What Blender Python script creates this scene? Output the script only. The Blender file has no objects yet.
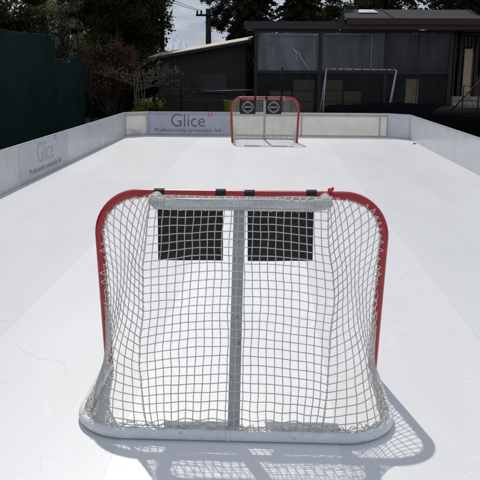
import bpy, math, random
import numpy as np
from mathutils import Vector, Matrix, noise
random.seed(7)
RNG = np.random.default_rng(11)
S = bpy.context.scene
COL = S.collection
PI = math.pi

# ------------------------------------------------------------------ camera, sky, sun, exposure
th, yaw, roll = 0.2321, -0.0378, 0.0062
F = Vector((math.sin(yaw)*math.cos(th), math.cos(yaw)*math.cos(th), -math.sin(th)))
R = Vector((math.cos(yaw), -math.sin(yaw), 0)); U = R.cross(F)
R2 = R*math.cos(roll) + U*math.sin(roll); U2 = -R*math.sin(roll) + U*math.cos(roll)
cd = bpy.data.cameras.new('camera'); cam = bpy.data.objects.new('camera', cd); COL.objects.link(cam)
M = Matrix((R2, U2, -F)).transposed().to_4x4(); M.translation = Vector((0.176, -4.783, 2.0825))
cam.matrix_world = M
cd.sensor_width = 36; cd.lens = 728.57/480*36; cd.clip_start = 0.05; cd.clip_end = 2000
S.camera = cam

SUN = Vector((-0.16, 0.93, 1.0)).normalized()          # direction towards the sun
elev = math.asin(SUN.z); azim = math.atan2(SUN.x, SUN.y)
W = bpy.data.worlds.new('World'); S.world = W; W.use_nodes = True
nt = W.node_tree; nt.nodes.clear()
out = nt.nodes.new('ShaderNodeOutputWorld'); bg = nt.nodes.new('ShaderNodeBackground')
sky = nt.nodes.new('ShaderNodeTexSky'); sky.sky_type = 'NISHITA'; sky.sun_disc = False
sky.sun_elevation = elev; sky.sun_rotation = azim
sky.air_density = 1.0; sky.dust_density = 0.2; sky.ozone_density = 1.2
tc = nt.nodes.new('ShaderNodeTexCoord'); mp = nt.nodes.new('ShaderNodeMapping')
mp.inputs['Scale'].default_value = (6.0, 6.0, 20.0); mp.inputs['Location'].default_value = (0.35, 0.2, 0.9)
nz = nt.nodes.new('ShaderNodeTexNoise'); nz.inputs['Scale'].default_value = 1.6; nz.inputs['Detail'].default_value = 8; nz.inputs['Roughness'].default_value = .58
rp = nt.nodes.new('ShaderNodeValToRGB'); rp.color_ramp.elements[0].position = .29; rp.color_ramp.elements[1].position = .47
mx = nt.nodes.new('ShaderNodeMix'); mx.data_type = 'RGBA'
cc = nt.nodes.new('ShaderNodeMix'); cc.data_type = 'RGBA'
nz2 = nt.nodes.new('ShaderNodeTexNoise'); nz2.inputs['Scale'].default_value = 3.1; nz2.inputs['Detail'].default_value = 5
L = nt.links.new
L(tc.outputs['Generated'], mp.inputs['Vector']); L(mp.outputs[0], nz.inputs['Vector']); L(mp.outputs[0], nz2.inputs['Vector'])
L(nz.outputs[0], rp.inputs[0]); L(rp.outputs[0], mx.inputs[0]); L(sky.outputs[0], mx.inputs[6])
cc.inputs[6].default_value = (6.6, 8.6, 12.6, 1); cc.inputs[7].default_value = (18.5, 19.0, 20.0, 1)
L(nz2.outputs[0], cc.inputs[0]); L(cc.outputs[2], mx.inputs[7])
L(mx.outputs[2], bg.inputs[0]); bg.inputs[1].default_value = 0.06
L(bg.outputs[0], out.inputs[0])
sl = bpy.data.lights.new('sun', 'SUN'); so = bpy.data.objects.new('sun', sl); COL.objects.link(so)
sl.energy = 4.5; sl.angle = math.radians(.53); sl.color = (1.0, .96, .90)
so.rotation_euler = SUN.to_track_quat('Z', 'Y').to_euler(); so.location = (0, 0, 30)
S.view_settings.view_transform = 'Standard'; S.view_settings.look = 'None'; S.view_settings.gamma = 1
S.view_settings.exposure = -0.73
S.view_settings.use_curve_mapping = False
S.render.engine = 'CYCLES'
S.cycles.transparent_max_bounces = 24; S.cycles.max_bounces = 8

# ------------------------------------------------------------------ material helpers
def lin(c):
    return tuple(c) + (1,) if len(c) == 3 else c
def mat(name, col, rough=.6, metal=0, spec=.5, var=0.0, vscale=6.0, bump=0, bscale=60, transl=0, coat=0, col2=None, stretch=None, scuff=None):
    m = bpy.data.materials.new(name); m.use_nodes = True
    n = m.node_tree; b = n.nodes['Principled BSDF']; l = n.links.new
    b.inputs['Base Color'].default_value = lin(col); b.inputs['Roughness'].default_value = rough
    b.inputs['Metallic'].default_value = metal; b.inputs['Specular IOR Level'].default_value = spec
    if coat: b.inputs['Coat Weight'].default_value = coat; b.inputs['Coat Roughness'].default_value = .08
    t = n.nodes.new('ShaderNodeTexCoord'); vec = t.outputs['Object']
    if stretch:
        mpn = n.nodes.new('ShaderNodeMapping'); mpn.inputs['Scale'].default_value = stretch; l(vec, mpn.inputs[0]); vec = mpn.outputs[0]
    colsock = None
    if var or col2:
        x = n.nodes.new('ShaderNodeTexNoise'); x.inputs['Scale'].default_value = vscale; x.inputs['Detail'].default_value = 6; x.inputs['Roughness'].default_value = .6
        l(vec, x.inputs['Vector'])
        r = n.nodes.new('ShaderNodeValToRGB'); r.color_ramp.elements[0].position = .32; r.color_ramp.elements[1].position = .68
        a = [max(0, c*(1-var)) for c in col[:3]]; c2 = col2 or [c*(1+var) for c in col[:3]]
        r.color_ramp.elements[0].color = lin(a); r.color_ramp.elements[1].color = lin(list(c2)[:3])
        l(x.outputs[0], r.inputs[0]); l(r.outputs[0], b.inputs['Base Color']); colsock = r.outputs[0]
        mr = n.nodes.new('ShaderNodeMapRange'); mr.inputs['To Min'].default_value = rough*.8; mr.inputs['To Max'].default_value = min(1, rough*1.2)
        l(x.outputs[0], mr.inputs[0]); l(mr.outputs[0], b.inputs['Roughness'])
    if scuff:
        amt, sc, thr, scol, st = scuff
        m2 = n.nodes.new('ShaderNodeMapping'); m2.inputs['Scale'].default_value = st; l(t.outputs['Object'], m2.inputs[0])
        z = n.nodes.new('ShaderNodeTexNoise'); z.inputs['Scale'].default_value = sc; z.inputs['Detail'].default_value = 7; z.inputs['Roughness'].default_value = .7; l(m2.outputs[0], z.inputs['Vector'])
        r2 = n.nodes.new('ShaderNodeValToRGB'); r2.color_ramp.elements[0].position = thr; r2.color_ramp.elements[1].position = thr+.035
        r2.color_ramp.elements[0].color = (0,0,0,1); r2.color_ramp.elements[1].color = (amt,)*3+(1,); l(z.outputs[0], r2.inputs[0])
        mm = n.nodes.new('ShaderNodeMix'); mm.data_type = 'RGBA'; l(r2.outputs[0], mm.inputs[0])
        if colsock: l(colsock, mm.inputs[6])
        else: mm.inputs[6].default_value = lin(col)
        mm.inputs[7].default_value = lin(scol); l(mm.outputs[2], b.inputs['Base Color']); colsock = mm.outputs[2]
    if bump:
        y = n.nodes.new('ShaderNodeTexNoise'); y.inputs['Scale'].default_value = bscale; y.inputs['Detail'].default_value = 4
        l(vec, y.inputs['Vector'])
        bp = n.nodes.new('ShaderNodeBump'); bp.inputs['Strength'].default_value = bump; bp.inputs['Distance'].default_value = .01
        l(y.outputs[0], bp.inputs['Height']); l(bp.outputs[0], b.inputs['Normal'])
    if transl:
        tr = n.nodes.new('ShaderNodeBsdfTranslucent'); tr.inputs[0].default_value = lin(col)
        if colsock: l(colsock, tr.inputs[0])
        ms = n.nodes.new('ShaderNodeMixShader'); ms.inputs[0].default_value = transl
        o = n.nodes['Material Output']; l(b.outputs[0], ms.inputs[1]); l(tr.outputs[0], ms.inputs[2]); l(ms.outputs[0], o.inputs[0])
    return m

def rink_mat():
    m = bpy.data.materials.new('synthetic_ice'); m.use_nodes = True
    n = m.node_tree; b = n.nodes['Principled BSDF']; l = n.links.new
    t = n.nodes.new('ShaderNodeTexCoord'); sx = n.nodes.new('ShaderNodeSeparateXYZ'); l(t.outputs['Object'], sx.inputs[0])
    def mth(op, a, c=None, d=None):
        q = n.nodes.new('ShaderNodeMath'); q.operation = op
        for i, v in enumerate((a, c, d)):
            if v is None: continue
            if isinstance(v, (int, float)): q.inputs[i].default_value = v
            else: l(v, q.inputs[i])
        return q.outputs[0]
    xs = mth('DIVIDE', mth('ADD', sx.outputs[0], 3.18), 1.262); cx = mth('FLOOR', xs); fx = mth('SUBTRACT', xs, cx)
    par = mth('MULTIPLY', mth('MODULO', mth('ADD', cx, 20), 2), .5)
    ys = mth('ADD', mth('DIVIDE', mth('ADD', sx.outputs[1], 1.3), 2.5), par); cy = mth('FLOOR', ys); fy = mth('SUBTRACT', ys, cy)
    def wn(a, c):
        cb = n.nodes.new('ShaderNodeCombineXYZ'); l(a, cb.inputs[0])
        if c is not None: l(c, cb.inputs[1])
        w = n.nodes.new('ShaderNodeTexWhiteNoise'); w.noise_dimensions = '3D'; l(cb.outputs[0], w.inputs[0]); return w.outputs[0]
    # stripe tint: the centre columns are whiter
    cr = n.nodes.new('ShaderNodeValToRGB'); cr.color_ramp.interpolation = 'CONSTANT'
    e = cr.color_ramp.elements
    vals = [.36, .38, .52, .52, .50, .39, .38, .38]      # columns from the left board to the right board
    e[0].position = 0; e[0].color = (vals[0],)*3+(1,)
    e[1].position = 1/8; e[1].color = (vals[1],)*3+(1,)
    for i in range(2, 8):
        q = e.new(i/8); q.color = (vals[i],)*3+(1,)
    l(mth('DIVIDE', mth('ADD', cx, 1.5), 8), cr.inputs[0])
    cell = wn(cx, cy)
    nA = n.nodes.new('ShaderNodeTexNoise'); nA.inputs['Scale'].default_value = 1.1; nA.inputs['Detail'].default_value = 6
    mpa = n.nodes.new('ShaderNodeMapping'); mpa.inputs['Scale'].default_value = (1.6, .35, 1); l(t.outputs['Object'], mpa.inputs[0]); l(mpa.outputs[0], nA.inputs['Vector'])
    v = mth('ADD', cr.outputs[0], mth('MULTIPLY', mth('SUBTRACT', cell, .5), .02))
    centre_near = mth('MULTIPLY', mth('COMPARE', cx, 2.0, .1), mth('LESS_THAN', cy, 2.5))  # near panels of the centre column are whiter still
    v = mth('ADD', v, mth('MULTIPLY', centre_near, .24))
    v = mth('ADD', v, mth('MULTIPLY', mth('SUBTRACT', nA.outputs[0], .5), .35))
    # skate marks: thin broken arcs
    def arcs(scale, ang, width, thr, seed):
        mpn = n.nodes.new('ShaderNodeMapping'); mpn.inputs['Rotation'].default_value = (0, 0, ang); mpn.inputs['Scale'].default_value = (1, .42, 1); mpn.inputs['Location'].default_value = (seed, seed*1.7, 0)
        l(t.outputs['Object'], mpn.inputs[0])
        wz = n.nodes.new('ShaderNodeTexNoise'); wz.inputs['Scale'].default_value = .9; wz.inputs['Detail'].default_value = 1; l(mpn.outputs[0], wz.inputs['Vector'])
        va = n.nodes.new('ShaderNodeVectorMath'); va.operation = 'MULTIPLY_ADD'; l(wz.outputs['Color'], va.inputs[0]); va.inputs[1].default_value = (1.3, 1.3, 0); l(mpn.outputs[0], va.inputs[2])
        vo = n.nodes.new('ShaderNodeTexVoronoi'); vo.feature = 'DISTANCE_TO_EDGE'; vo.inputs['Scale'].default_value = scale; vo.voronoi_dimensions = '2D'
        l(va.outputs[0], vo.inputs['Vector'])
        line = mth('LESS_THAN', vo.outputs['Distance'], width)
        br = n.nodes.new('ShaderNodeTexNoise'); br.inputs['Scale'].default_value = 2.3; br.inputs['Detail'].default_value = 2; l(mpn.outputs[0], br.inputs['Vector'])
        return mth('MULTIPLY', line, mth('GREATER_THAN', br.outputs[0], thr))
    A0 = arcs(2.6, .8, .0035, .52, 41.3); A9 = arcs(2.1, -.5, .003, .53, 53.3)
    v = mth('SUBTRACT', v, mth('MULTIPLY', A0, .15)); v = mth('ADD', v, mth('MULTIPLY', A9, .20))
    A1 = arcs(.9, .5, .0018, .50, 3.1); A2 = arcs(1.0, -1.0, .0028, .60, 9.3); A3 = arcs(.75, 1.9, .0013, .53, 17.7); A4 = arcs(1.3, .1, .003, .63, 23.7)
    v = mth('SUBTRACT', v, mth('MULTIPLY', A1, .26)); v = mth('ADD', v, mth('MULTIPLY', A2, .20)); v = mth('SUBTRACT', v, mth('MULTIPLY', A3, .26)); v = mth('ADD', v, mth('MULTIPLY', A4, .22))
    # panel joints
    ex = mth('MINIMUM', fx, mth('SUBTRACT', 1, fx)); ey = mth('MINIMUM', fy, mth('SUBTRACT', 1, fy))
    j = mth('MAXIMUM', mth('LESS_THAN', ex, .0022), mth('LESS_THAN', ey, .0011))
    v = mth('SUBTRACT', v, mth('MULTIPLY', j, .26))
    ramp = n.nodes.new('ShaderNodeValToRGB'); ramp.color_ramp.elements[0].color = (.54, .545, .555, 1); ramp.color_ramp.elements[1].color = (.88, .88, .88, 1)
    l(v, ramp.inputs[0]); l(ramp.outputs[0], b.inputs['Base Color'])
    l(mth('ADD', .36, mth('MULTIPLY', cell, .02)), b.inputs['Roughness'])
    b.inputs['Specular IOR Level'].default_value = .42
    nB = n.nodes.new('ShaderNodeTexNoise'); nB.inputs['Scale'].default_value = 55; nB.inputs['Detail'].default_value = 6; l(t.outputs['Object'], nB.inputs['Vector'])
    h = mth('SUBTRACT', mth('MULTIPLY', nB.outputs[0], .25), mth('MULTIPLY', mth('MAXIMUM', A1, j), .6))
    bp = n.nodes.new('ShaderNodeBump'); bp.inputs['Strength'].default_value = .25; bp.inputs['Distance'].default_value = .004
    l(h, bp.inputs['Height']); l(bp.outputs[0], b.inputs['Normal'])
    return m

def film_mat(name, col, alpha, rough=.35, vs=2.0):
    m = bpy.data.materials.new(name); m.use_nodes = True
    n = m.node_tree; b = n.nodes['Principled BSDF']; l = n.links.new; o = n.nodes['Material Output']
    b.inputs['Base Color'].default_value = lin(col); b.inputs['Roughness'].default_value = rough
    t = n.nodes.new('ShaderNodeTexCoord'); mpn = n.nodes.new('ShaderNodeMapping'); mpn.inputs['Scale'].default_value = (1, 1, .35); l(t.outputs['Object'], mpn.inputs[0])
    x = n.nodes.new('ShaderNodeTexNoise'); x.inputs['Scale'].default_value = vs; x.inputs['Detail'].default_value = 7; l(mpn.outputs[0], x.inputs['Vector'])
    mr = n.nodes.new('ShaderNodeMapRange'); mr.inputs['From Min'].default_value = .3; mr.inputs['From Max'].default_value = .7
    mr.inputs['To Min'].default_value = alpha*.65; mr.inputs['To Max'].default_value = min(1, alpha*1.3); l(x.outputs[0], mr.inputs[0])
    bp = n.nodes.new('ShaderNodeBump'); bp.inputs['Strength'].default_value = .5; bp.inputs['Distance'].default_value = .05; l(x.outputs[0], bp.inputs['Height']); l(bp.outputs[0], b.inputs['Normal'])
    tr = n.nodes.new('ShaderNodeBsdfTransparent'); ms = n.nodes.new('ShaderNodeMixShader')
    l(mr.outputs[0], ms.inputs[0]); l(tr.outputs[0], ms.inputs[1]); l(b.outputs[0], ms.inputs[2]); l(ms.outputs[0], o.inputs[0])
    return m

MT = dict(
 ice=rink_mat(),
 ground=mat('soil_and_grass', (.030, .034, .016), .95, var=.5, vscale=.8, bump=.6, bscale=14, col2=(.055, .05, .03)),
 red=mat('red_paint', (.42, .010, .018), .30, var=.14, vscale=14, coat=.4, scuff=(.8, 26, .665, (.10, .02, .02), (1, 1, 1))),
 white=mat('white_powder_coat', (.74, .76, .76), .42, var=.08, vscale=16, bump=.05, scuff=(.55, 18, .62, (.30, .30, .28), (.5, 1, 1))),
 cover=mat('grey_tube_cover', (.56, .58, .57), .35, var=.16, vscale=9, stretch=(1, 3, 3), bump=.25, bscale=25),
 grey=mat('grey_post_paint', (.42, .44, .45), .4, var=.14, vscale=11, scuff=(.6, 14, .60, (.20, .20, .20), (1, 1, .5))),
 cord=mat('net_cord', (.62, .60, .55), .85, var=.15, vscale=30),
 lace=mat('lacing_cord', (.80, .77, .70), .85, var=.15, vscale=40),
 black=mat('black_vinyl', (.010, .010, .011), .7, var=.4, vscale=9, bump=.8, bscale=14, scuff=(.5, 30, .62, (.035, .035, .035), (1, 1, 1))),
 strap=mat('black_webbing', (.008, .008, .009), .75, var=.3, vscale=60),
 print=mat('pale_print', (.50, .50, .50), .6, var=.05),
 printred=mat('maroon_print', (.25, .03, .08), .6, var=.1),
 knot=mat('red_cord', (.65, .06, .04), .8, var=.2, vscale=60),
 board=mat('board_white_plastic', (.88, .87, .84), .30, var=.05, vscale=2.4, transl=.62, bump=.04, bscale=3, scuff=(.10, 5, .60, (.45, .45, .44), (1, 1, .35))),
 boardL=mat('board_side_plastic', (.84, .85, .86), .28, var=.06, vscale=2.0, transl=.40, bump=.04, bscale=3, scuff=(.16, 7, .60, (.38, .39, .40), (1, .35, 1.4))),
 boardR=mat('board_sky_tinted_plastic', (.86, .88, .90), .20, var=.05, vscale=2.0, transl=.25, bump=.04, bscale=3, scuff=(.12, 7, .61, (.40, .41, .43), (1, .35, 1.4))),  # bluish sky reflection is put into the base colour
 rim=mat('board_capping', (.50, .52, .54), .4, var=.05),
 alu=mat('aluminium_tube', (.42, .43, .44), .4, metal=.6, var=.1),
 banner=mat('banner_film', (.76, .77, .86), .35, var=.05, vscale=3, transl=.55),
 bannerL=mat('banner_film_side', (.74, .76, .80), .35, var=.05, vscale=3, transl=.35),
 ink=mat('grey_ink', (.18, .18, .205), .5, var=.05),
 inkL=mat('light_grey_ink', (.36, .37, .41), .5, var=.05),
 inkD=mat('dark_ink', (.05, .05, .08), .5, var=.05),
 inkR=mat('red_ink', (.55, .015, .06), .5, var=.03),
 inkW=mat('white_ink', (.8, .8, .8), .5, var=.02),
 puck=mat('black_rubber', (.012, .012, .012), .7, var=.3, vscale=40),
 bark=mat('bark', (.045, .036, .028), .95, var=.4, vscale=9, bump=.8, bscale=22, stretch=(1, 1, .25)),
 twig=mat('pale_twig', (.20, .16, .12), .85, var=.3, vscale=20),
 leafD=mat('leaf_dark', (.050, .056, .015), .6, var=.6, vscale=1.2, transl=.40, spec=.3),
 leafC=mat('leaf_conifer', (.032, .040, .013), .65, var=.5, vscale=1.4, transl=.25, spec=.25),
 leafO=mat('leaf_olive', (.045, .055, .014), .6, var=.4, vscale=1.5, transl=.25),
 leafP=mat('leaf_pale', (.25, .24, .12), .55, var=.4, vscale=3, transl=.4),
 leafR=mat('leaf_red_brown', (.13, .068, .038), .65, var=.45, vscale=4, transl=.25),
 leafB=mat('blossom', (.34, .30, .22), .7, var=.3, vscale=8, transl=.4),
 leafY=mat('leaf_yellow', (.16, .17, .02), .6, var=.3, vscale=8, transl=.35),
 tarp=mat('green_tarp', (.004, .019, .017), .8, spec=.15, var=.25, vscale=1.2, bump=.5, bscale=3),
 tarp2=mat('faded_green_tarp', (.006, .026, .023), .8, spec=.15, var=.3, vscale=1.5, bump=.5, bscale=4),
 btarp=mat('black_sheeting', (.004, .004, .005), .95, spec=.05, var=.35, vscale=2, bump=.8, bscale=4),
 steelD=mat('dark_steel', (.009, .009, .010), .65, spec=.2, var=.3, vscale=12),
 pale=mat('pale_painted_batten', (.30, .31, .32), .6, var=.3, vscale=8),
 wood=mat('weathered_wood', (.075, .068, .060), .85, var=.35, vscale=5, stretch=(6, 6, .6), bump=.5, bscale=30),
 woodD=mat('dark_stained_wood', (.036, .030, .027), .8, var=.35, vscale=5, stretch=(6, 6, .6), bump=.5, bscale=30),
 woodC=mat('cream_board', (.58, .43, .26), .75, var=.16, vscale=4, stretch=(5, 5, .5)),
 woodR=mat('red_brown_fascia', (.055, .018, .016), .7, var=.3, vscale=6),
 fascia=mat('slate_fascia', (.038, .037, .045), .7, var=.25, vscale=5),
 roofg=mat('grey_roof_sheet', (.040, .038, .039), .85, spec=.08, var=.22, vscale=3, stretch=(1, 6, 1)),
 roofp=mat('cream_roof_sheet', (.50, .43, .33), .7, var=.3, vscale=5),  # pale cream colour for the lean-to roof sheets
 sunpatch=mat('painted_sun_patch', (.62, .64, .66), .3, var=.1),  # sunlight on the shed roof as a pale colour
 winD=mat('dark_pane', (.008, .010, .014), .15, var=.2),
 straw=mat('straw', (.20, .175, .095), .95, var=.45, vscale=18, stretch=(1, 1, 5), bump=1, bscale=60),
 blue=mat('blue_plastic', (.02, .025, .14), .4, var=.2),
 lime=mat('lime_plastic', (.13, .16, .012), .5, var=.2, vscale=7),
 brick=mat('pale_stone', (.30, .26, .21), .9, var=.35, vscale=9, bump=.8, bscale=22),
 paintW=mat('chipped_white_paint', (.42, .42, .42), .5, var=.2, vscale=15),
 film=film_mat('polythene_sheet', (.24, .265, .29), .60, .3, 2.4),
 film2=film_mat('grey_polythene_sheet', (.17, .18, .19), .55, .3, 2.0),  # pane tones step darker from left to right
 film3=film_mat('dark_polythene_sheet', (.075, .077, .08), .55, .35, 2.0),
 filmL=film_mat('mesh_sheet', (.05, .055, .055), .32, .5, 5),
)

# ------------------------------------------------------------------ mesh helpers
class MB:
    def __init__(s): s.v = []; s.f = []; s.mi = []
    def add(s, v, f, mi=0):
        o = len(s.v); s.v += [tuple(p) for p in v]; s.f += [tuple(i+o for i in q) for q in f]; s.mi += [mi]*len(f)
    def box(s, a, b, mi=0):
        (x0, y0, z0), (x1, y1, z1) = a, b
        s.add([(x0,y0,z0),(x1,y0,z0),(x1,y1,z0),(x0,y1,z0),(x0,y0,z1),(x1,y0,z1),(x1,y1,z1),(x0,y1,z1)],
              [(0,3,2,1),(4,5,6,7),(0,1,5,4),(1,2,6,5),(2,3,7,6),(3,0,4,7)], mi)
    def bar(s, a, b, w, h=None, mi=0):
        a = Vector(a); b = Vector(b); h = h or w; d = (b-a).normalized()
        up = Vector((0,0,1)) if abs(d.z) < .95 else Vector((0,1,0))
        r = d.cross(up).normalized()*w/2; u = r.cross(d).normalized()*h/2
        vs = [p+q for p in (a, b) for q in (-r-u, r-u, r+u, -r+u)]
        s.add(vs, [(0,1,2,3),(7,6,5,4),(0,4,5,1),(1,5,6,2),(2,6,7,3),(3,7,4,0)], mi)
    def tube(s, pts, r, n=8, caps=True, mi=0):
        pts = [Vector(p) for p in pts]; N = len(pts)
        if N < 2: return
        rr = r if hasattr(r, '__len__') else [r]*N
        t0 = (pts[1]-pts[0]).normalized(); ref = Vector((0,0,1)) if abs(t0.z) < .9 else Vector((0,1,0))
        nrm = t0.cross(ref).normalized(); vs = []
        for i, p in enumerate(pts):
            t = (pts[min(i+1, N-1)] - pts[max(i-1, 0)])
            t = t.normalized() if t.length > 1e-9 else t0
            nrm = (nrm - t*nrm.dot(t)).normalized(); bn = t.cross(nrm)
            for k in range(n):
                a = 2*PI*k/n; vs.append(p + (nrm*math.cos(a) + bn*math.sin(a))*rr[i])
        fs = [(i*n+k, i*n+(k+1)%n, (i+1)*n+(k+1)%n, (i+1)*n+k) for i in range(N-1) for k in range(n)]
        if caps: fs += [tuple(range(n-1, -1, -1)), tuple((N-1)*n+k for k in range(n))]
        s.add(vs, fs, mi)
    def prism(s, poly, y0, y1, mi=0):        # polygon in x,z extruded along y
        n = len(poly)
        s.add([(x, y0, z) for x, z in poly] + [(x, y1, z) for x, z in poly],
              [tuple(range(n)), tuple(range(2*n-1, n-1, -1))] + [(i, i+n, (i+1)%n+n, (i+1)%n) for i in range(n)], mi)
    def ball(s, c, r, n=8, mi=0, j=0):
        vs = [(c[0], c[1], c[2]+r)]
        for i in range(1, n):
            a = PI*i/n
            for k in range(2*n):
                b = PI*k/n; q = r*(1+random.uniform(-j, j)); vs.append((c[0]+q*math.sin(a)*math.cos(b), c[1]+q*math.sin(a)*math.sin(b), c[2]+q*math.cos(a)))
        vs.append((c[0], c[1], c[2]-r)); m = 2*n; fs = [(0, 1+k, 1+(k+1)%m) for k in range(m)]
        for i in range(n-2):
            fs += [(1+i*m+k, 1+(i+1)*m+k, 1+(i+1)*m+(k+1)%m, 1+i*m+(k+1)%m) for k in range(m)]
        e = len(vs)-1; fs += [(e, 1+(n-2)*m+(k+1)%m, 1+(n-2)*m+k) for k in range(m)]
        s.add(vs, fs, mi)
    def build(s, name, mats, parent=None, smooth=False, loc=(0,0,0)):
        me = bpy.data.meshes.new(name); me.from_pydata(s.v, [], s.f)
        mats = mats if isinstance(mats, (list, tuple)) else [mats]
        for m in mats: me.materials.append(m)
        if len(mats) > 1: me.polygons.foreach_set('material_index', s.mi)
        if smooth: me.polygons.foreach_set('use_smooth', [True]*len(s.f))
        me.update()
        o = bpy.data.objects.new(name, me); COL.objects.link(o); o.location = loc
        if parent: o.parent = parent
        return o
def quads(name, P, m, parent=None):          # P: (N,4,3) array of leaf quads
    N = len(P); me = bpy.data.meshes.new(name); me.vertices.add(N*4); me.vertices.foreach_set('co', P.astype(np.float32).ravel())
    me.loops.add(N*4); me.loops.foreach_set('vertex_index', np.arange(N*4, dtype=np.int32))
    me.polygons.add(N); me.polygons.foreach_set('loop_start', np.arange(0, N*4, 4, dtype=np.int32)); me.polygons.foreach_set('loop_total', np.full(N, 4, dtype=np.int32))
    me.materials.append(m); me.update(calc_edges=True); me.validate()
    o = bpy.data.objects.new(name, me); COL.objects.link(o)
    if parent: o.parent = parent
    return o
def leafset(C, size, flat=0.0):              # leaf quads at centres C, random orientation
    N = len(C); a = RNG.normal(size=(N,3)); a[:, 2] *= (1-flat); a /= np.linalg.norm(a, axis=1)[:, None]
    b = RNG.normal(size=(N,3)); b -= (b*a).sum(1)[:, None]*a; b /= np.linalg.norm(b, axis=1)[:, None]
    s = (size*RNG.uniform(.6, 1.4, N))[:, None]
    a = a*s; b = b*s*.55
    C = C[:, None, :]; a = a[:, None, :]; b = b[:, None, :]
    return np.concatenate([C-a, C+b, C+a, C-b], 1)
def tag(o, label=None, cat=None, group=None, kind=None):
    if label: o['label'] = label
    if cat: o['category'] = cat
    if group: o['group'] = group
    if kind: o['kind'] = kind
    return o
def thing(name, label, cat, loc=(0,0,0), group=None):
    o = bpy.data.objects.new(name, None); COL.objects.link(o); o.location = loc; o.empty_display_size = .2
    return tag(o, label, cat, group)
def copy_tree(o, parent=None):
    c = o.copy(); COL.objects.link(c); c.parent = parent
    for ch in o.children: copy_tree(ch, c)
    return c
def arcpts(c, u, v, r, a0, a1, n=8):
    c = Vector(c); u = Vector(u); v = Vector(v)
    return [c + u*r*math.cos(a0+(a1-a0)*i/n) + v*r*math.sin(a0+(a1-a0)*i/n) for i in range(n+1)]

# ------------------------------------------------------------------ ground and rink floor
g = MB(); N = 60; vs = []
for i in range(N+1):
    for j in range(N+1):
        x = -400 + 800*i/N; y = -300 + 900*j/N; vs.append((x, y, -.06))
g.add(vs, [(i*(N+1)+j, (i+1)*(N+1)+j, (i+1)*(N+1)+j+1, i*(N+1)+j+1) for i in range(N) for j in range(N)])
tag(g.build('ground', MT['ground']), kind='structure')
XL, XR, YB = -4.25, 4.46, 18.32; YF = -9.0
g = MB(); g.box((XL-.02, YF, -.05), (XR+.02, YB+.02, 0)); tag(g.build('rink_floor', MT['ice']), kind='structure')

# ------------------------------------------------------------------ rink boards
HB = .73
def board_run(root, p0, p1, joints, m, n_in, posts=True):
    """a straight run of board panels from p0 to p1; n_in points to the rink"""
    p0 = Vector(p0); p1 = Vector(p1); d = (p1-p0); Ln = d.length; d.normalize(); n_in = Vector(n_in)
    js = [0] + joints + [Ln]
    for a, b in zip(js[:-1], js[1:]):
        q = MB(); a0 = p0+d*(a+.004); b0 = p0+d*(b-.004); t = n_in*.006
        jit = random.uniform(-.002, .002)*0
        vs = []
        for p in (a0, b0):
            for s_ in (-1, 1):
                for z in (.004, HB-.012): vs.append(p + t*s_ + Vector((0,0,z)) + n_in*jit)
        q.add(vs, [(0,1,3,2),(4,6,7,5),(0,4,5,1),(2,3,7,6),(1,5,7,3),(0,2,6,4)]); q.build('panel', m, root)
    q = MB(); q.bar(p0+Vector((0,0,HB-.004)), p1+Vector((0,0,HB-.004)), .024, .014); q.build('capping', MT['rim'], root)
    off = -n_in*.034
    for z in (.03, HB-.045):
        q = MB(); q.bar(p0+off+Vector((0,0,z)), p1+off+Vector((0,0,z)), .04, .04); q.build('support_rail', MT['alu'], root)
    for a in js:
        q = MB(); c = p0+d*min(max(a, .03), Ln-.03)+off
        q.bar(c+Vector((0,0,.052)), c+Vector((0,0,HB-.067)), .045, .04)
        q.build('support_post', MT['alu'], root)

left = thing('rink_board', 'long left run of white plastic rink boards in front of the green tarpaulin', 'rink board', (XL, 0, 0))
left.location = (0,0,0)
board_run(left, (XL, YF, 0), (XL, YB-.56, 0), [2.9, 5.4, 7.9, 10.4, 13.7, 16.95, 20.24, 23.3], MT['boardL'], (1,0,0))
right = thing('rink_board', 'long right run of rink boards tinted for sky reflection before the black sheeting', 'rink board')
board_run(right, (XR, YF, 0), (XR, YB-.56, 0), [2.9, 5.9, 8.9, 11.9, 14.9, 17.9, 21.1, 23.7], MT['boardR'], (-1,0,0))
back = thing('rink_board', 'far end run of cream rink boards behind the far goal', 'rink board')
board_run(back, (XL+.62, YB, 0), (XR-.56, YB, 0), [2.60, 4.83, 7.27], MT['board'], (0,-1,0))
cl = thing('rink_board', 'slanted white corner board at the far left beside the printed banner', 'rink board', group=None)
board_run(cl, (XL, YB-.56, 0), (XL+.62, YB, 0), [], MT['board'], Vector((.56,-.62,0)).normalized())
cr_ = thing('rink_board', 'slanted grey corner board at the far right of the rink', 'rink board')
board_run(cr_, (XR-.56, YB, 0), (XR, YB-.56, 0), [], MT['boardR'], Vector((-1,-1,0)).normalized())

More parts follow.
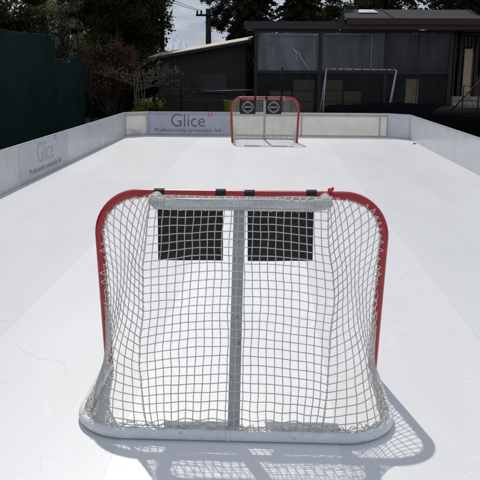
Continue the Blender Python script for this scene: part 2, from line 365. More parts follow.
# banners with their lettering
def text_obj(body, size, m, parent, width=None, height=None, shear=0, M4=None, name='lettering', spacing=1, bold=0):
    cu = bpy.data.curves.new(name, 'FONT'); cu.body = body; cu.size = size; cu.extrude = .0008; cu.shear = shear; cu.space_character = spacing; cu.offset = bold
    cu.align_x = 'CENTER'
    tmp = bpy.data.objects.new('tmp', cu); COL.objects.link(tmp)
    dg = bpy.context.evaluated_depsgraph_get(); me = bpy.data.meshes.new_from_object(tmp.evaluated_get(dg)); bpy.data.objects.remove(tmp)
    xs = [v.co.x for v in me.vertices]; ys = [v.co.y for v in me.vertices]; w = max(xs)-min(xs); h = max(ys)-min(ys)
    kx = width/w if width else 1; ky = height/h if height else (1 if not width else 1)
    cx = (max(xs)+min(xs))/2; y0 = min(ys)
    for v in me.vertices: v.co.x = (v.co.x-cx)*kx; v.co.y = (v.co.y-y0)*ky
    me.materials.clear(); me.materials.append(m)
    if M4: me.transform(M4)
    me.name = name; o = bpy.data.objects.new(name, me); COL.objects.link(o); o.parent = parent; return o
def banner(M4, w, h, mfilm, mtext, root):
    def B(vs):
        return [M4 @ Vector(v) for v in vs]
    q = MB(); q.box((-w/2, .012, -.0012), (w/2, h, .0012)); q.v = [tuple(M4@Vector(v)) for v in q.v]; bn = q.build('banner', mfilm, root)
    T = lambda x, y, z=.0024: M4 @ Matrix.Translation((x, y, z))
    text_obj('Glice', .5, mtext, bn, width=1.07, height=.40, M4=T(-.02, .265), bold=.0)
    text_obj('Profesionálny syntetický ľad', .16, MT['inkD'], bn, width=2.1, height=.155, shear=.25, M4=T(-.03, .075), spacing=1.15)
    q = MB(); q.box((.62, .615, .001), (.74, .70, .003)); q.v = [tuple(M4@Vector(v)) for v in q.v]; e = q.build('red_emblem', MT['inkR'], bn)
    q = MB(); q.box((.665, .629, .003), (.695, .686, .0042)); q.box((.640, .647, .003), (.664, .668, .0042)); q.box((.696, .647, .003), (.720, .668, .0042)); q.v = [tuple(M4@Vector(v)) for v in q.v]; q.build('cross', MT['inkW'], bn)
Mb = Matrix.Translation((-2.335, YB-.009, 0)) @ Matrix.Rotation(PI/2, 4, 'X')
banner(Mb, 2.56, .715, MT['banner'], MT['ink'], back)
Ml = Matrix.Translation((XL+.009, 9.58, 0)) @ Matrix.Rotation(PI/2, 4, 'Z') @ Matrix.Rotation(PI/2, 4, 'X')
banner(Ml, 3.2, .715, MT['bannerL'], MT['inkL'], left)

# ------------------------------------------------------------------ hockey goal (opening faces +y)
Wp, Hp, Rc, DP = .925, 1.262, .28, 1.02
def frame_path():
    p = [Vector((-Wp, 0, z)) for z in np.linspace(.0, Hp-Rc, 10)]
    p += arcpts((-Wp+Rc, 0, Hp-Rc), (-1,0,0), (0,0,1), Rc, 0, PI/2, 12)[1:]
    for v in p: v.x -= .034*min(1, v.z/(Hp-Rc))
    q = [Vector((-v.x, v.y, v.z)) for v in reversed(p)]
    return p + [Vector((x, 0, Hp)) for x in np.linspace(-Wp+Rc, Wp-Rc, 12)[1:-1]] + q
def base_path():
    rb = .30; p = [Vector((-Wp, y, .036)) for y in np.linspace(-.03, -DP+rb+.04, 8)]
    p += arcpts((-Wp+rb, -DP+rb+.036, .036), (-1,0,0), (0,-1,0), rb, 0, PI/2, 12)[1:]
    q = [Vector((-v.x, v.y, v.z)) for v in reversed(p)]
    return p + [Vector((x, -DP+.036, .036)) for x in np.linspace(-Wp+rb, Wp-rb, 12)[1:-1]] + q
XT, YT, ZT = .555, -.285, 1.245
def top_path():
    rb = .13; p = [Vector((-XT, y, ZT)) for y in np.linspace(-.035, YT+rb, 4)]
    p += arcpts((-XT+rb, YT+rb, ZT), (-1,0,0), (0,-1,0), rb, 0, PI/2, 8)[1:]
    q = [Vector((-v.x, v.y, v.z)) for v in reversed(p)]
    return p + [Vector((x, YT, ZT)) for x in np.linspace(-XT+rb, XT-rb, 9)[1:-1]] + q
def wob(p, a=.009, f=3.1):
    n = noise.noise_vector(Vector(p)*f + Vector((3.3, 1.7, 8.1))); n2 = noise.noise_vector(Vector(p)*f*2.7)
    return Vector(p) + n*a + n2*a*.45
def resample(pts, n):
    d = [0]
    for a, b in zip(pts[:-1], pts[1:]): d.append(d[-1]+(b-a).length)
    o = []; k = 0
    for i in range(n+1):
        t = d[-1]*i/n
        while k < len(d)-2 and d[k+1] < t: k += 1
        f = (t-d[k])/max(1e-9, d[k+1]-d[k]); o.append(pts[k].lerp(pts[k+1], min(1, f)))
    return o
def polyat(pts, t):
    n = len(pts)-1; x = max(0, min(.999999, t))*n; k = int(x); return pts[k].lerp(pts[k+1], x-k)

goal = thing('hockey_goal', 'near red-framed hockey goal seen from behind its white net', 'hockey goal', (0,0,0), 'hockey goals on the rink')
m = MB(); m.tube(frame_path(), .0302, 14); gf = m.build('goal_frame', MT['red'], goal, True)
m = MB(); m.tube(base_path(), .034, 14); gb = m.build('base_bar', MT['white'], goal, True)
for sx_ in (-.03,):
    m = MB(); m.tube([(sx_-.014, -DP+.036, .036), (sx_+.014, -DP+.036, .036)], .0362, 14); m.build('joint_sleeve', MT['white'], gb, True)
m = MB(); m.tube(top_path(), .038, 14); m.build('top_bar', MT['cover'], goal, True)
m = MB()
pa = Vector((0, YT+.012, ZT-.02)); pb = Vector((0, -DP+.085, .05)); m.bar(pa, pb, .068, .036); rp_ = m.build('rear_post', MT['grey'], goal)
m = MB()
for k in range(1):
    c = pa.lerp(pb, .52); dn = (pb-pa).normalized(); nn = dn.cross(Vector((1,0,0))).normalized()
    if nn.y > 0: nn = -nn
    m.tube([c+nn*.016, c+nn*.022], .006, 8)
m.build('rivets', MT['steelD'], rp_)
# net
XS = .565
def seam(t, s):                # rear seam, t 0 bottom .. 1 top
    z = .055 + (ZT+.03-.055)*t; y = (-DP+.03)*(1-t) + (YT-.015)*t + .012*math.sin(PI*t)
    x = s*(XS + .022*math.sin(PI*min(1,t*1.15)) - .075*(1-t)**3 + .008*math.sin(11*t+s))
    return Vector((x, y, z))
def rear(u, t):                # u -1..1
    p = Vector((u*XS, (-DP+.03)*(1-t) + (YT-.015)*t + .012*math.sin(PI*t), .055 + (ZT+.03-.055)*t))
    amp = .075*math.sin(PI*min(1, max(0, t)))**.6*(1-.25*t)
    k = abs(u)**2.2
    p.z += amp*(.30-k); p.y -= .012*math.sin(PI*t)*(1-u*u)
    e = seam(t, 1 if u > 0 else -1); p.x += (abs(u)**3)*(e.x-(XS if u > 0 else -XS))
    tb = max(0, 1-t*7); p.z += tb*.012*math.sin(u*22)
    return wob(p, .0115, 3.4)
PP = resample([Vector(p) for p in frame_path()[:22]] + [Vector((-.60, 0, Hp))], 60)
BPf = [p for p in base_path()]; half = [p for p in BPf if p.x <= -XS+.0]; half = half + [Vector((-XS+.03, -DP+.036, .036)), Vector((-XS+.075, -DP+.036, .036))]
BB = resample([p+Vector((0,0,.02)) for p in half], 60)
def side_core(s, t, sg):            # s 0 post .. 1 seam (left side), mirrored for right
    P = polyat(PP, t); Q = seam(t, -1); B = polyat(BB, s); P0 = polyat(PP, 0); Q0 = seam(0, -1)
    p = P.lerp(Q, s); p += (B - P0.lerp(Q0, s))*(1-t)**2.4
    am = math.sin(PI*s)*math.sin(PI*t)**.7
    p.z += -.035*am - .05*math.sin(PI*t)**.6*s**3*0; p.x += .05*am; p.y += .03*am
    # meet the drooping rear rows at the seam
    dz = rear(-.999, t).z - Q.z; p.z += dz*s**2
    p = wob(p + Vector((0, 0, 0)), .010)
    if sg > 0: p.x = -p.x; p = p + noise.noise_vector(p*2.2)*.006*math.sin(PI*s)
    return p
def side(s, t, sg):
    p = side_core(s, t, sg)
    return p + (rear(sg*.9999, t) - side_core(1, t, sg))*s**3
def wid(t):                    # arc length of the row at t
    ps = [side(s/8, t, -1) for s in range(9)]; return sum((a-b).length for a, b in zip(ps[:-1], ps[1:]))
TW = [wid(i/40) for i in range(41)]
def widt(t): x = t*40; k = min(39, int(x)); return TW[k]*(1-(x-k)) + TW[k+1]*(x-k)
m = MB(); cr_r = .0031; cell = .072
NC, NR = 24, 27
for i in range(NC+1):
    u = -1 + 2*i/NC
    if 0 < i < NC: m.tube([rear(u, t) for t in np.linspace(0, 1, 45)], cr_r, 5, False)
for j in range(NR+1):
    t = (j+.2)/(NR+.4)
    m.tube([rear(u, t) for u in np.linspace(-1, 1, 47)], cr_r, 5, False)
for i in range(1, NC):
    for j in range(NR+1):
        q = rear(-1+2*i/NC, (j+.2)/(NR+.4)); r_ = .0047
        m.add([q+Vector(d)*r_ for d in ((1,0,0),(-1,0,0),(0,1,0),(0,-1,0),(0,0,1),(0,0,-1))], [(0,2,4),(2,1,4),(1,3,4),(3,0,4),(2,0,5),(1,2,5),(3,1,5),(0,3,5)])
for sg in (-1, 1):
    for j in range(NR+1):
        t = (j+.2)/(NR+.4); m.tube([side(s, t, sg) for s in np.linspace(0, 1, 26)], cr_r, 5, False)
    k = 1
    while k*cell < 1.5:
        d = k*cell; ts = [t for t in np.linspace(0, 1, 60) if widt(t) >= d]
        # columns run parallel to the seam and leave the panel at the red post
        seg = [];
        for t in ts: seg.append(side(1-d/widt(t), t, sg))
        # split if non contiguous
        if len(seg) > 2:
            run = [seg[0]]; 
            for a, b, ta, tb_ in zip(seg[:-1], seg[1:], ts[:-1], ts[1:]):
                if tb_-ta > .03:
                    if len(run) > 2: m.tube(run, cr_r, 5, False)
                    run = []
                run.append(b)
            if len(run) > 2: m.tube(run, cr_r, 5, False)
        k += 1
    # seam: two cords wound together
    for ph in (0, PI):
        pts = []
        for t in np.linspace(0, 1, 150):
            q = rear(sg*.9999, t); a = t*95+ph; pts.append(q + Vector((math.cos(a)*.0035, math.sin(a)*.0035, math.sin(t*57)*.002)))
        m.tube(pts, .0026, 5, False)
def toppanel(u, v):            # v 0 crossbar .. 1 top bar, pulled over the bar
    a = Vector((u*(.60), -.034, Hp-.012)); b = Vector((u*XS, YT-.02, ZT+.036)); p = a.lerp(b, v); p.z += .012*math.sin(PI*v)
    return wob(p, .005)
for i in range(NC+1): m.tube([toppanel(-1+2*i/NC, v) for v in np.linspace(0, 1, 7)] + [Vector((( -1+2*i/NC)*XS, YT-.036, ZT+.004)), rear(-1+2*i/NC, .985)], cr_r, 5, False)
for j in range(1, 6): m.tube([toppanel(u, j/5) for u in np.linspace(-1, 1, 30)], cr_r, 5, False)
net = m.build('net', MT['cord'], goal, True)
# slack bunched net along the base: folds of the same net tied to the bar
BPn = resample([q+Vector((0,0,.034)) for q in BPf if q.y < -.22], 300)
m = MB()
for lay in range(4):
    hh = (.012, .028, .040, .02)[lay]; fr_ = (1.0, .73, .58, 1.37)[lay]
    pts = []
    for i, p in enumerate(BPn):
        tn = (BPn[min(i+1, 300)]-BPn[max(i-1, 0)]).normalized(); inn = Vector((0,0,1)).cross(tn)*-1
        if inn.dot(Vector((0,-.5,0))-p) < 0: inn = -inn
        nv = noise.noise_vector(Vector((i*.31*fr_, lay*7.3, 0))); nw = noise.noise_vector(Vector((i*.9*fr_, lay*3.1, 5)))
        k_ = .45 if p.y > -.75 else 1
        pts.append(p + Vector((0,0,(abs(nv.z)*1.5+abs(nw.z)*.5)*hh*k_+.001)) + inn*(.006+(.030*nv.x+.014*nw.x)*k_) + tn*(.02*nw.y))
    m.tube(pts, .0024, 5, False)
for sg in (-1, 1):              # the folded second layer of the side wings
    for j in range(1, 8):
        m.tube([side(s_, j*.034*(1.25-s_*1.6), sg) + Vector((-sg*.016, .004, .012*math.sin(s_*17+j))) for s_ in np.linspace(.03, .62, 24)], .0024, 5, False)
    for k in range(0, 13):
        s0 = .02+k*.045; m.tube([side(min(.98, s0+f*.10*(1-s0)), f*.32*(1-s0*1.4), sg) + Vector((-sg*.014, .003*math.sin(k), 0)) for f in np.linspace(0, 1, 12)], .0024, 5, False)
m.build('slack_net', MT['cord'], net, True)
def helix(path, r, pitch, ph=0, rc=.0028, jit=.12):
    pts = [Vector(p) for p in path]; Ln = sum((a-b).length for a, b in zip(pts[:-1], pts[1:])); n = int(Ln/pitch*10)
    rs = resample(pts, n); o = []; nrm = None
    for i in range(n+1):
        t = (rs[min(i+1, n)]-rs[max(i-1, 0)]).normalized()
        if nrm is None: nrm = t.cross(Vector((0, 1, .2))).normalized()
        nrm = (nrm-t*nrm.dot(t)).normalized(); b = t.cross(nrm); a = 2*PI*i/10+ph+jit*math.sin(i*.23)*6
        o.append(rs[i] + (nrm*math.cos(a)+b*math.sin(a))*r)
    m_ = MB(); m_.tube(o, rc, 5, False); return m_
def zigzag(path, r, pitch, rc=.0030):
    """cord laced to and fro over the back of the tube, leaving its outer side bare"""
    pts = [Vector(p) for p in path]; Ln = sum((a-b).length for a, b in zip(pts[:-1], pts[1:])); n = int(Ln/pitch*12)
    rs = resample(pts, n); o = []
    for i in range(n+1):
        t = (rs[min(i+1, n)]-rs[max(i-1, 0)]).normalized(); bk = Vector((0,-1,0)); inn = t.cross(bk).normalized()
        if inn.dot(Vector((0,0,.6))-rs[i]) < 0: inn = -inn
        ph = (i/12 + .16*math.sin(i*.071) + .10*math.sin(i*.023)) % 1; tri = 1-abs(2*ph-1)
        nn_ = noise.noise(Vector((i*.045, path[0].x*5, 2)))
        ang = math.radians(-28 + (96+70*nn_)*tri + 12*math.sin(i*.37) + 22*noise.noise(Vector((i*.02, 4, path[0].x))))
        o.append(rs[i] + (inn*math.cos(ang)+bk*math.sin(ang))*(r + .003*(1-tri)))
    m_ = MB(); m_.tube(o, rc, 5, False); return m_
fp = [p for p in frame_path()]
lft = [p for p in fp if p.x < -.58 and p.z > .04]; rgt = [p for p in fp if p.x > .58 and p.z > .04]
zigzag(lft, .0335, .052).build('lacing', MT['lace'], goal, True)
zigzag(rgt, .0335, .050).build('lacing', MT['lace'], goal, True)
helix(top_path(), .0405, .052, .7, jit=.2).build('lacing', MT['lace'], goal, True)
m = MB(); m.ball((.588, -.03, Hp+.040), .017, 6, j=.25); m.ball((.604, -.03, Hp+.052), .010, 5, j=.3); m.tube([(.588, -.03, Hp+.03), (.57, -.05, Hp+.02), (.56, -.03, Hp+.0)], .005, 6)
kn = m.build('red_knot', MT['knot'], goal, True)
m = MB(); m.tube([(-.615, -.02, Hp-.012), (-.60, -.06, Hp-.006), (-.575, -.05, Hp-.02)], .012, 8); m.build('red_tie', MT['knot'], goal, True)

# shooting targets hanging from the crossbar
def make_target(w, h):
    t = thing('shooting_target', 'x', 'shooting target', (0,0,0))
    m = MB(); n = 10; vs = []; fs = []
    for i in range(n+1):
        for j in range(n+1):
            x = -w/2+w*i/n; z = -.05-h*j/n; y = .004*math.sin(j/n*5+i*.3)+.003*math.cos(i*.9)
            vs += [(x, y-.002, z), (x, y+.002, z)]
    I = lambda i, j, k: (i*(n+1)+j)*2+k
    for i in range(n):
        for j in range(n):
            fs.append((I(i,j,0), I(i,j+1,0), I(i+1,j+1,0), I(i+1,j,0))); fs.append((I(i,j,1), I(i+1,j,1), I(i+1,j+1,1), I(i,j+1,1)))
    for i in range(n):
        fs.append((I(i,0,0), I(i+1,0,0), I(i+1,0,1), I(i,0,1))); fs.append((I(i,n,1), I(i+1,n,1), I(i+1,n,0), I(i,n,0)))
        fs.append((I(0,i,1), I(0,i+1,1), I(0,i+1,0), I(0,i,0))); fs.append((I(n,i,0), I(n,i+1,0), I(n,i+1,1), I(n,i,1)))
    m.add(vs, fs); sh = m.build('sheet', MT['black'], t, True)
    # printed ring and cross hairs on the shooting side (+y)
    m = MB(); c = Vector((0, .010, -.05-h*.52))
    m.tube(arcpts(c, (1,0,0), (0,0,1), .150, 0, 2*PI, 40), .0075, 6)
    m.tube(arcpts(c, (1,0,0), (0,0,1), .120, .35, PI-.35, 20), .006, 6); m.tube(arcpts(c, (1,0,0), (0,0,1), .120, PI+.35, 2*PI-.35, 20), .006, 6)
    for a in (0, PI/2, PI, 1.5*PI):
        d = Vector((math.cos(a), 0, math.sin(a))); m.bar(c+d*.135, c+d*.178, .014, .012)
    m.build('ring_mark', MT['print'], sh)
    m = MB()
    for k in range(9): m.box((c.x-.105+k*.0235, .006, c.z-.017), (c.x-.105+k*.0235+.017, .0125, c.z+.017))
    m.build('band_mark', MT['print'], sh)
    m = MB(); m.box((-w/2+.02, .0065, -.062), (w/2-.02, .0095, -.10+.02)); m.build('header_mark', MT['printred'], sh)
    for s_ in (-1, 1):
        m = MB(); xx = s_*(w/2-.015)
        ring = arcpts((xx, 0, 0), (0,1,0), (0,0,1), .0365, 0, 2*PI, 16)
        vs = [Vector((xx-.034, p.y, p.z)) for p in ring] + [Vector((xx+.034, p.y, p.z)) for p in ring]; k = len(ring)
        vs2 = [Vector((v.x, v.y*.9, v.z*.9)) for v in vs]
        m.add(vs, [(i, i+1, i+1+k, i+k) for i in range(k-1)]); m.add(vs2, [(i+k, i+1+k, i+1, i) for i in range(k-1)])
        m.add([vs[i] for i in range(k)]+[vs2[i] for i in range(k)], [(i, i+k, i+1+k, i+1) for i in range(k-1)])
        m.add([vs[i+k] for i in range(k)]+[vs2[i+k] for i in range(k)], [(i+1, i+1+k, i+k, i) for i in range(k-1)])
        m.box((xx-.032, -.005, -.075), (xx+.032, .005, -.034))
        m.build('strap', MT['strap'], t)
    return t
GT = 'black shooting targets hanging from the goal crossbars'
t1 = make_target(.44, .405); t1.location = (-.34, .0, Hp); t1.rotation_euler = (math.radians(-1.5), 0, math.radians(1)); tag(t1, 'blank black back of the square target left of the near goal rear post', group=GT)
t2 = copy_tree(t1); t2.location = (.262, .0, Hp); t2.rotation_euler = (math.radians(1), math.radians(-.8), 0); tag(t2, 'blank black back of the square target right of the near goal rear post', group=GT)

# far goal: the same goal turned to face the camera
goal2 = copy_tree(goal); goal2.location = (.07, 16.2, 0); goal2.rotation_euler = (0, 0, PI+.02)
tag(goal2, 'far red hockey goal facing the camera before the end boards', group='hockey goals on the rink')
t3 = copy_tree(t1); t3.location = (-.42, 16.2, Hp); t3.rotation_euler = (0, 0, PI); tag(t3, 'black target with pale ring hanging left in the far goal', group=GT)
t4 = copy_tree(t1); t4.location = (.315, 16.2, Hp); t4.rotation_euler = (0, 0, PI+.03); tag(t4, 'black target with pale ring hanging right in the far goal', group=GT)
m = MB(); m.tube([(0,0,.001),(0,0,.0235),(0,0,.0255)], [.038,.038,.035], 20); pk = m.build('puck', MT['puck'], None, False, (4.33, 16.2, 0)); tag(pk, 'small black puck on the ice against the far right board', 'puck')

# ------------------------------------------------------------------ things just outside the boards
def curtain(name, x, y0, y1, z0, z1, m, label, posts, sag=.05):
    root = thing(name, label, 'fence'); q = MB(); n = 60; k = 24; vs = []
    for i in range(n+1):
        y = y0+(y1-y0)*i/n
        for j in range(k+1):
            f = j/k; z = z0+(z1-z0)*f - (sag*abs(math.sin(i/n*PI*3.0)) if j == k else 0)
            vs.append((x + .035*math.sin(y*2.3+f*2)*(.4+f) + .05*noise.noise(Vector((y*.9, z*1.3, x))), y, z))
    q.add(vs, [(i*(k+1)+j, (i+1)*(k+1)+j, (i+1)*(k+1)+j+1, i*(k+1)+j+1) for i in range(n) for j in range(k)])
    o = q.build('tarpaulin', m, root, True); md = o.modifiers.new('thickness', 'SOLIDIFY'); md.thickness = .004
    q = MB(); q.tube([Vector(vs[i*(k+1)+k])+Vector((0,0,-.004)) for i in range(n+1)], .013, 6); q.build('hem', m, root, True)
    for py, pz in posts:
        q = MB(); q.tube([(x-.12, py, z1-.10), (x-.05, py+.01, z1-.06), (x+.02, py+.02, z1-.09), (x-.05, py, z1-.13), (x-.12, py, z1-.11)], .006, 5); q.build('tie', MT['lace'], root, True)
        q = MB(); q.tube([(x-.12, py, -.06), (x-.12, py, pz)], .025, 8); q.build('post', MT['steelD'], root, True)
    return root
curtain('windbreak_screen', -6.5, -3, 18.4, -.05, 3.02, MT['tarp'], 'tall dark green tarpaulin screen along the left of the rink', [(-2.6, 3.1), (1.5, 3.1), (5.7, 3.1), (9.9, 3.1), (14.0, 3.1), (18.2, 3.5)])
curtain('windbreak_screen', -6.60, 18.3, 22.2, -.05, 2.35, MT['tarp2'], 'lower faded green screen at the far end of the left side', [(20.4, 2.4), (22.1, 4.6)])

# wire fence behind the end boards
wf = thing('wire_fence', 'low dark wire fence with thin posts behind the end boards', 'fence')
for x, z in ((-6.3, 2.0), (-3.0, 2.08), (.64, 2.08), (4.4, 1.9)):
    q = MB(); q.tube([(x, 22.0, -.06), (x, 22.0, z)], .036, 8); q.tube([(x, 22, z), (x, 22, z+.03)], [.04, .01], 8); q.build('post', MT['steelD'], wf, True)
q = MB()
for z in (.55, .95, 1.35): q.tube([(-6.3, 22.05, z)] + [(x, 22.05, z-.02+.012*math.sin(x*3)) for x in np.linspace(-6, 4.2, 25)] + [(4.4, 22.05, z)], .006, 5)
q.build('wire', MT['steelD'], wf, True)

# black sheeting bank behind the right corner
q = MB(); n = 40; k = 14; vs = []
for i in range(n+1):
    f = i/n; x = 2.2 + 10.5*f; yc = 21.5 - 7.0*max(0, f-.25)**1.2
    for j in range(k+1):
        a = PI*j/k; w = .9; h = .86+.07*math.sin(f*7)+.12*f
        vs.append((x + .1*noise.noise(Vector((x, a, 3))), yc - w*math.cos(a), -.06 + h*math.sin(a)*(1+.10*noise.noise(Vector((x*1.4, a*2, 1))))))
q.add(vs, [(i*(k+1)+j, i*(k+1)+j+1, (i+1)*(k+1)+j+1, (i+1)*(k+1)+j) for i in range(n) for j in range(k)])
q.add([vs[j] for j in range(k+1)], [tuple(range(k+1))]); q.add([vs[n*(k+1)+j] for j in range(k+1)], [tuple(range(k, -1, -1))])
tag(q.build('covered_bank', MT['btarp'], None, True), 'low bank under black sheeting behind the far right corner', 'bank')

# coiled hose arc behind the far left corner board
q = MB(); q.tube(arcpts((-4.17, 18.25, .30), Vector((.62,.56,0)).normalized(), (0,0,1), .27, -.1, PI+.5, 30), .012, 8)
q.tube(arcpts((-4.20, 18.29, .30), Vector((.62,.56,0)).normalized(), (0,0,1), .22, .9, 2*PI, 24), .010, 8)
tag(q.build('garden_hose', MT['steelD'], None, True), 'dark looped hose showing through the far left corner board', 'hose')

# ------------------------------------------------------------------ sheds
YS = 24.0
sh = thing('timber_shed', 'wide dark timber aviary shed with polythene panes and grey roof', 'shed')
XA, XB = -.32, 7.25
posts = [(-.34, 3.55), (2.10, 3.52), (4.62, 3.5), (7.05, 3.5)]
for x, z in posts:
    q = MB(); q.box((x-.07, YS-.07, -.06), (x+.07, YS+.07, z)); q.build('post', MT['woodD'], sh)
q = MB(); q.box((-.80, YS-.16, 3.52), (3.0, YS+.10, 3.80)); q.build('fascia_board', MT['fascia'], sh)
for bay, (a, b) in enumerate(zip(posts[:-1], posts[1:])):
    x0, x1 = a[0]+.072, b[0]-.072
    for za, zb in ((1.88, 1.99), (3.40, 3.50), (-.06, .40)):
        q = MB(); q.box((x0, YS-.05, za), (x1, YS+.05, zb)); q.build('cross_rail', MT['woodD'], sh)
    # polythene pane, gently rippled
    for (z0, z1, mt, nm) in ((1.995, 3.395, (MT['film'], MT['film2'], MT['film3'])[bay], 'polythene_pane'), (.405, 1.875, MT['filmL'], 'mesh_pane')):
        q = MB(); nx, nz_ = 24, 12; vs = []
        for i in range(nx+1):
            for j in range(nz_+1):
                x = x0+(x1-x0)*i/nx; z = z0+(z1-z0)*j/nz_
                vs.append((x, YS + .02*noise.noise(Vector((x*2.2, z*1.2, 5)))+.012*math.sin(x*9+z), z))
        q.add(vs, [(i*(nz_+1)+j, (i+1)*(nz_+1)+j, (i+1)*(nz_+1)+j+1, i*(nz_+1)+j+1) for i in range(nx) for j in range(nz_)])
        o = q.build(nm, mt, sh, True)
        if nm == 'mesh_pane':
            q = MB(); 
            for s_ in (-1, 1):
                c = -1.6
                while c < (x1-x0)+1.6:
                    xa, xb = x0+c, x0+c+s_*(z1-z0)
                    pa_ = Vector((xa, YS-.035+s_*.002, z0)); pb_ = Vector((xb, YS-.035+s_*.002, z1))
                    def clip(p, w, lo, hi):
                        for lim, sg in ((lo, -1), (hi, 1)):
                            if (p.x-lim)*sg > 0: p = p + (w-p)*((lim-p.x)/(w.x-p.x))
                        return p
                    if not (max(pa_.x, pb_.x) < x0 or min(pa_.x, pb_.x) > x1):
                        a_ = clip(pa_, pb_, x0, x1); b_ = clip(pb_, pa_, x0, x1)
                        if (a_-b_).length > .02: q.tube([a_, b_], .0025, 4, False)
                    c += .16
            q.build('wire_netting', MT['steelD'], o)
for (xa, za, xb, zb) in ((4.03, 2.0, 4.055, 3.36), (.02, 3.30, 2.0, 3.335), (1.86, 2.0, 1.885, 3.29), (2.25, 3.33, 4.02, 3.355)):
    q = MB(); q.box((xa, YS-.062, za), (xb, YS-.046, zb)); q.build('batten', MT['pale'], sh)
q = MB(); q.box((5.8, YS-.072, .42), (5.83, YS-.052, 3.39)); q.build('batten', MT['woodD'], sh)
q = MB(); q.box((XA, YS+3.0, -.06), (XB, YS+3.08, 3.5)); q.box((XA-.06, YS+.10, -.06), (XA, YS+3.0, 3.5)); q.box((XB-.05, YS+.10, -.06), (XB+.02, YS+3.0, 3.5)); q.build('wall', MT['woodD'], sh)
# pitched roof over the right part, flat roof over the left part
q = MB(); q.box((-.75, YS+.10, 3.60), (2.85, YS+3.1, 3.70)); q.build('flat_roof', MT['fascia'], sh)
q = MB(); n = 90; pr = [];
z_e, z_r = 3.90, 4.34
vs = []
for i in range(n+1):
    x = 3.0 + 5.05*i/n; w = .002*math.sin(i*PI/1.5)
    vs += [(x+.0, YS-.45, z_e+w), (x-.25 if i > n-1 else x, YS+1.3, z_r+w), (x, YS+3.2, z_e+w)]
q.add(vs, [(i*3, (i+1)*3, (i+1)*3+1, i*3+1) for i in range(n)] + [(i*3+1, (i+1)*3+1, (i+1)*3+2, i*3+2) for i in range(n)])
rf = q.build('roof', MT['roofg'], sh); md = rf.modifiers.new('thickness', 'SOLIDIFY'); md.thickness = .035; md.offset = -1
q = MB(); q.box((3.02, YS-.50, z_e-.22), (8.05, YS-.456, z_e-.03)); q.build('fascia_board', MT['woodR'], sh)
q = MB(); q.add([(3.0, YS-.44, z_e-.05), (3.0, YS+3.1, z_e-.05), (3.0, YS+1.3, z_r-.05), (3.04, YS-.44, z_e-.05), (3.04, YS+3.1, z_e-.05), (3.04, YS+1.3, z_r-.05)], [(0,1,2),(5,4,3),(0,3,4,1),(1,4,5,2),(2,5,3,0)]); q.build('gable', MT['woodR'], sh)
q = MB(); q.box((2.92, YS-.44, 3.5), (7.95, YS-.40, z_e-.22)); q.build('soffit_board', MT['woodD'], sh)
dz = (z_r-z_e)/1.75
q = MB(); q.add([(3.55, YS+.45, z_e+.9*dz+.03), (4.30, YS+.45, z_e+.9*dz+.03), (4.20, YS+1.05, z_e+1.5*dz+.03), (3.62, YS+1.05, z_e+1.5*dz+.03),
                 (3.55, YS+.45, z_e+.9*dz+.045), (4.30, YS+.45, z_e+.9*dz+.045), (4.20, YS+1.05, z_e+1.5*dz+.045), (3.62, YS+1.05, z_e+1.5*dz+.045)], [(3,2,1,0),(4,5,6,7),(0,1,5,4),(1,2,6,5),(2,3,7,6),(3,0,4,7)]); q.build('sun_patch', MT['sunpatch'], rf)  # pale slab standing in for a patch of sunlight on the roof
q = MB(); q.bar((4.75, YS-.46, z_e+.035), (4.5, YS+1.28, z_r+.035), .03, .02); q.build('roof_seam', MT['steelD'], rf)

# straw bales and boxes inside the shed
GB = 'straw bales stacked inside the aviary shed'
def bale(x, z, w, lab):
    q = MB(); k = 9
    for zz in range(k):
        a_ = random.uniform(0, .03); q.box((-w/2+a_, -.25+random.uniform(0,.015), zz*.045+.0005), (w/2-random.uniform(0,.03), .25, zz*.045+.044))
    for sx_ in (-w*.22, w*.22): q.box((sx_-.006, -.258, .0), (sx_+.006, .255, .412))
    o = q.build('straw_bale', MT['straw'], None, False, (x, YS+.42+random.uniform(-.03,.03), z)); tag(o, lab, 'straw bale', GB)
for r_, nm in enumerate(('bottom', 'second lowest', 'third', 'top')):
    z = -.06+.43*r_
    if r_ < 3: bale(.62+random.uniform(-.03,.03), z, .84, 'straw bale, %s of the pile behind the far goal right post' % nm)
    bale(1.52+random.uniform(-.03,.03), z, .84, 'straw bale, %s of the pile next left of the white metal frame' % nm)
    bale(2.66+random.uniform(-.03,.03), z, .74, 'straw bale, %s in the left column seen through the white metal frame' % nm)
    if r_ != 3: bale(3.42+random.uniform(-.03,.03), z, .70, 'straw bale, %s in the right column seen through the white metal frame' % nm)
q = MB(); q.box((-.22, -.12, 0), (.22, .12, .05)); q.box((-.20, -.10, .05), (.20, .10, .16)); q.box((-.23, -.13, .16), (.23, .13, .19))
tag(q.build('storage_box', MT['blue'], None, False, (4.36, YS+.42, .56)), 'dark blue lidded box in the shed behind the white metal frame', 'box')
q = MB(); q.box((4.30, YS+.2, -.06), (4.55, YS+.62, .54)); q.box((4.28, YS+.18, .54), (4.60, YS+.66, .56)); tag(q.build('low_table', MT['woodD'], None), 'low dark bench holding the blue box inside the shed', 'table')
q = MB(); q.box((-.24, -.02, 0), (.24, .02, 1.75)); q.box((-.24, -.035, .9), (.24, -.02, .98))
ob = q.build('wood_panel', MT['woodC'], None, False, (5.75, YS+.5, -.05)); tag(ob, 'pale wooden board standing inside the shed near its right end', 'board')

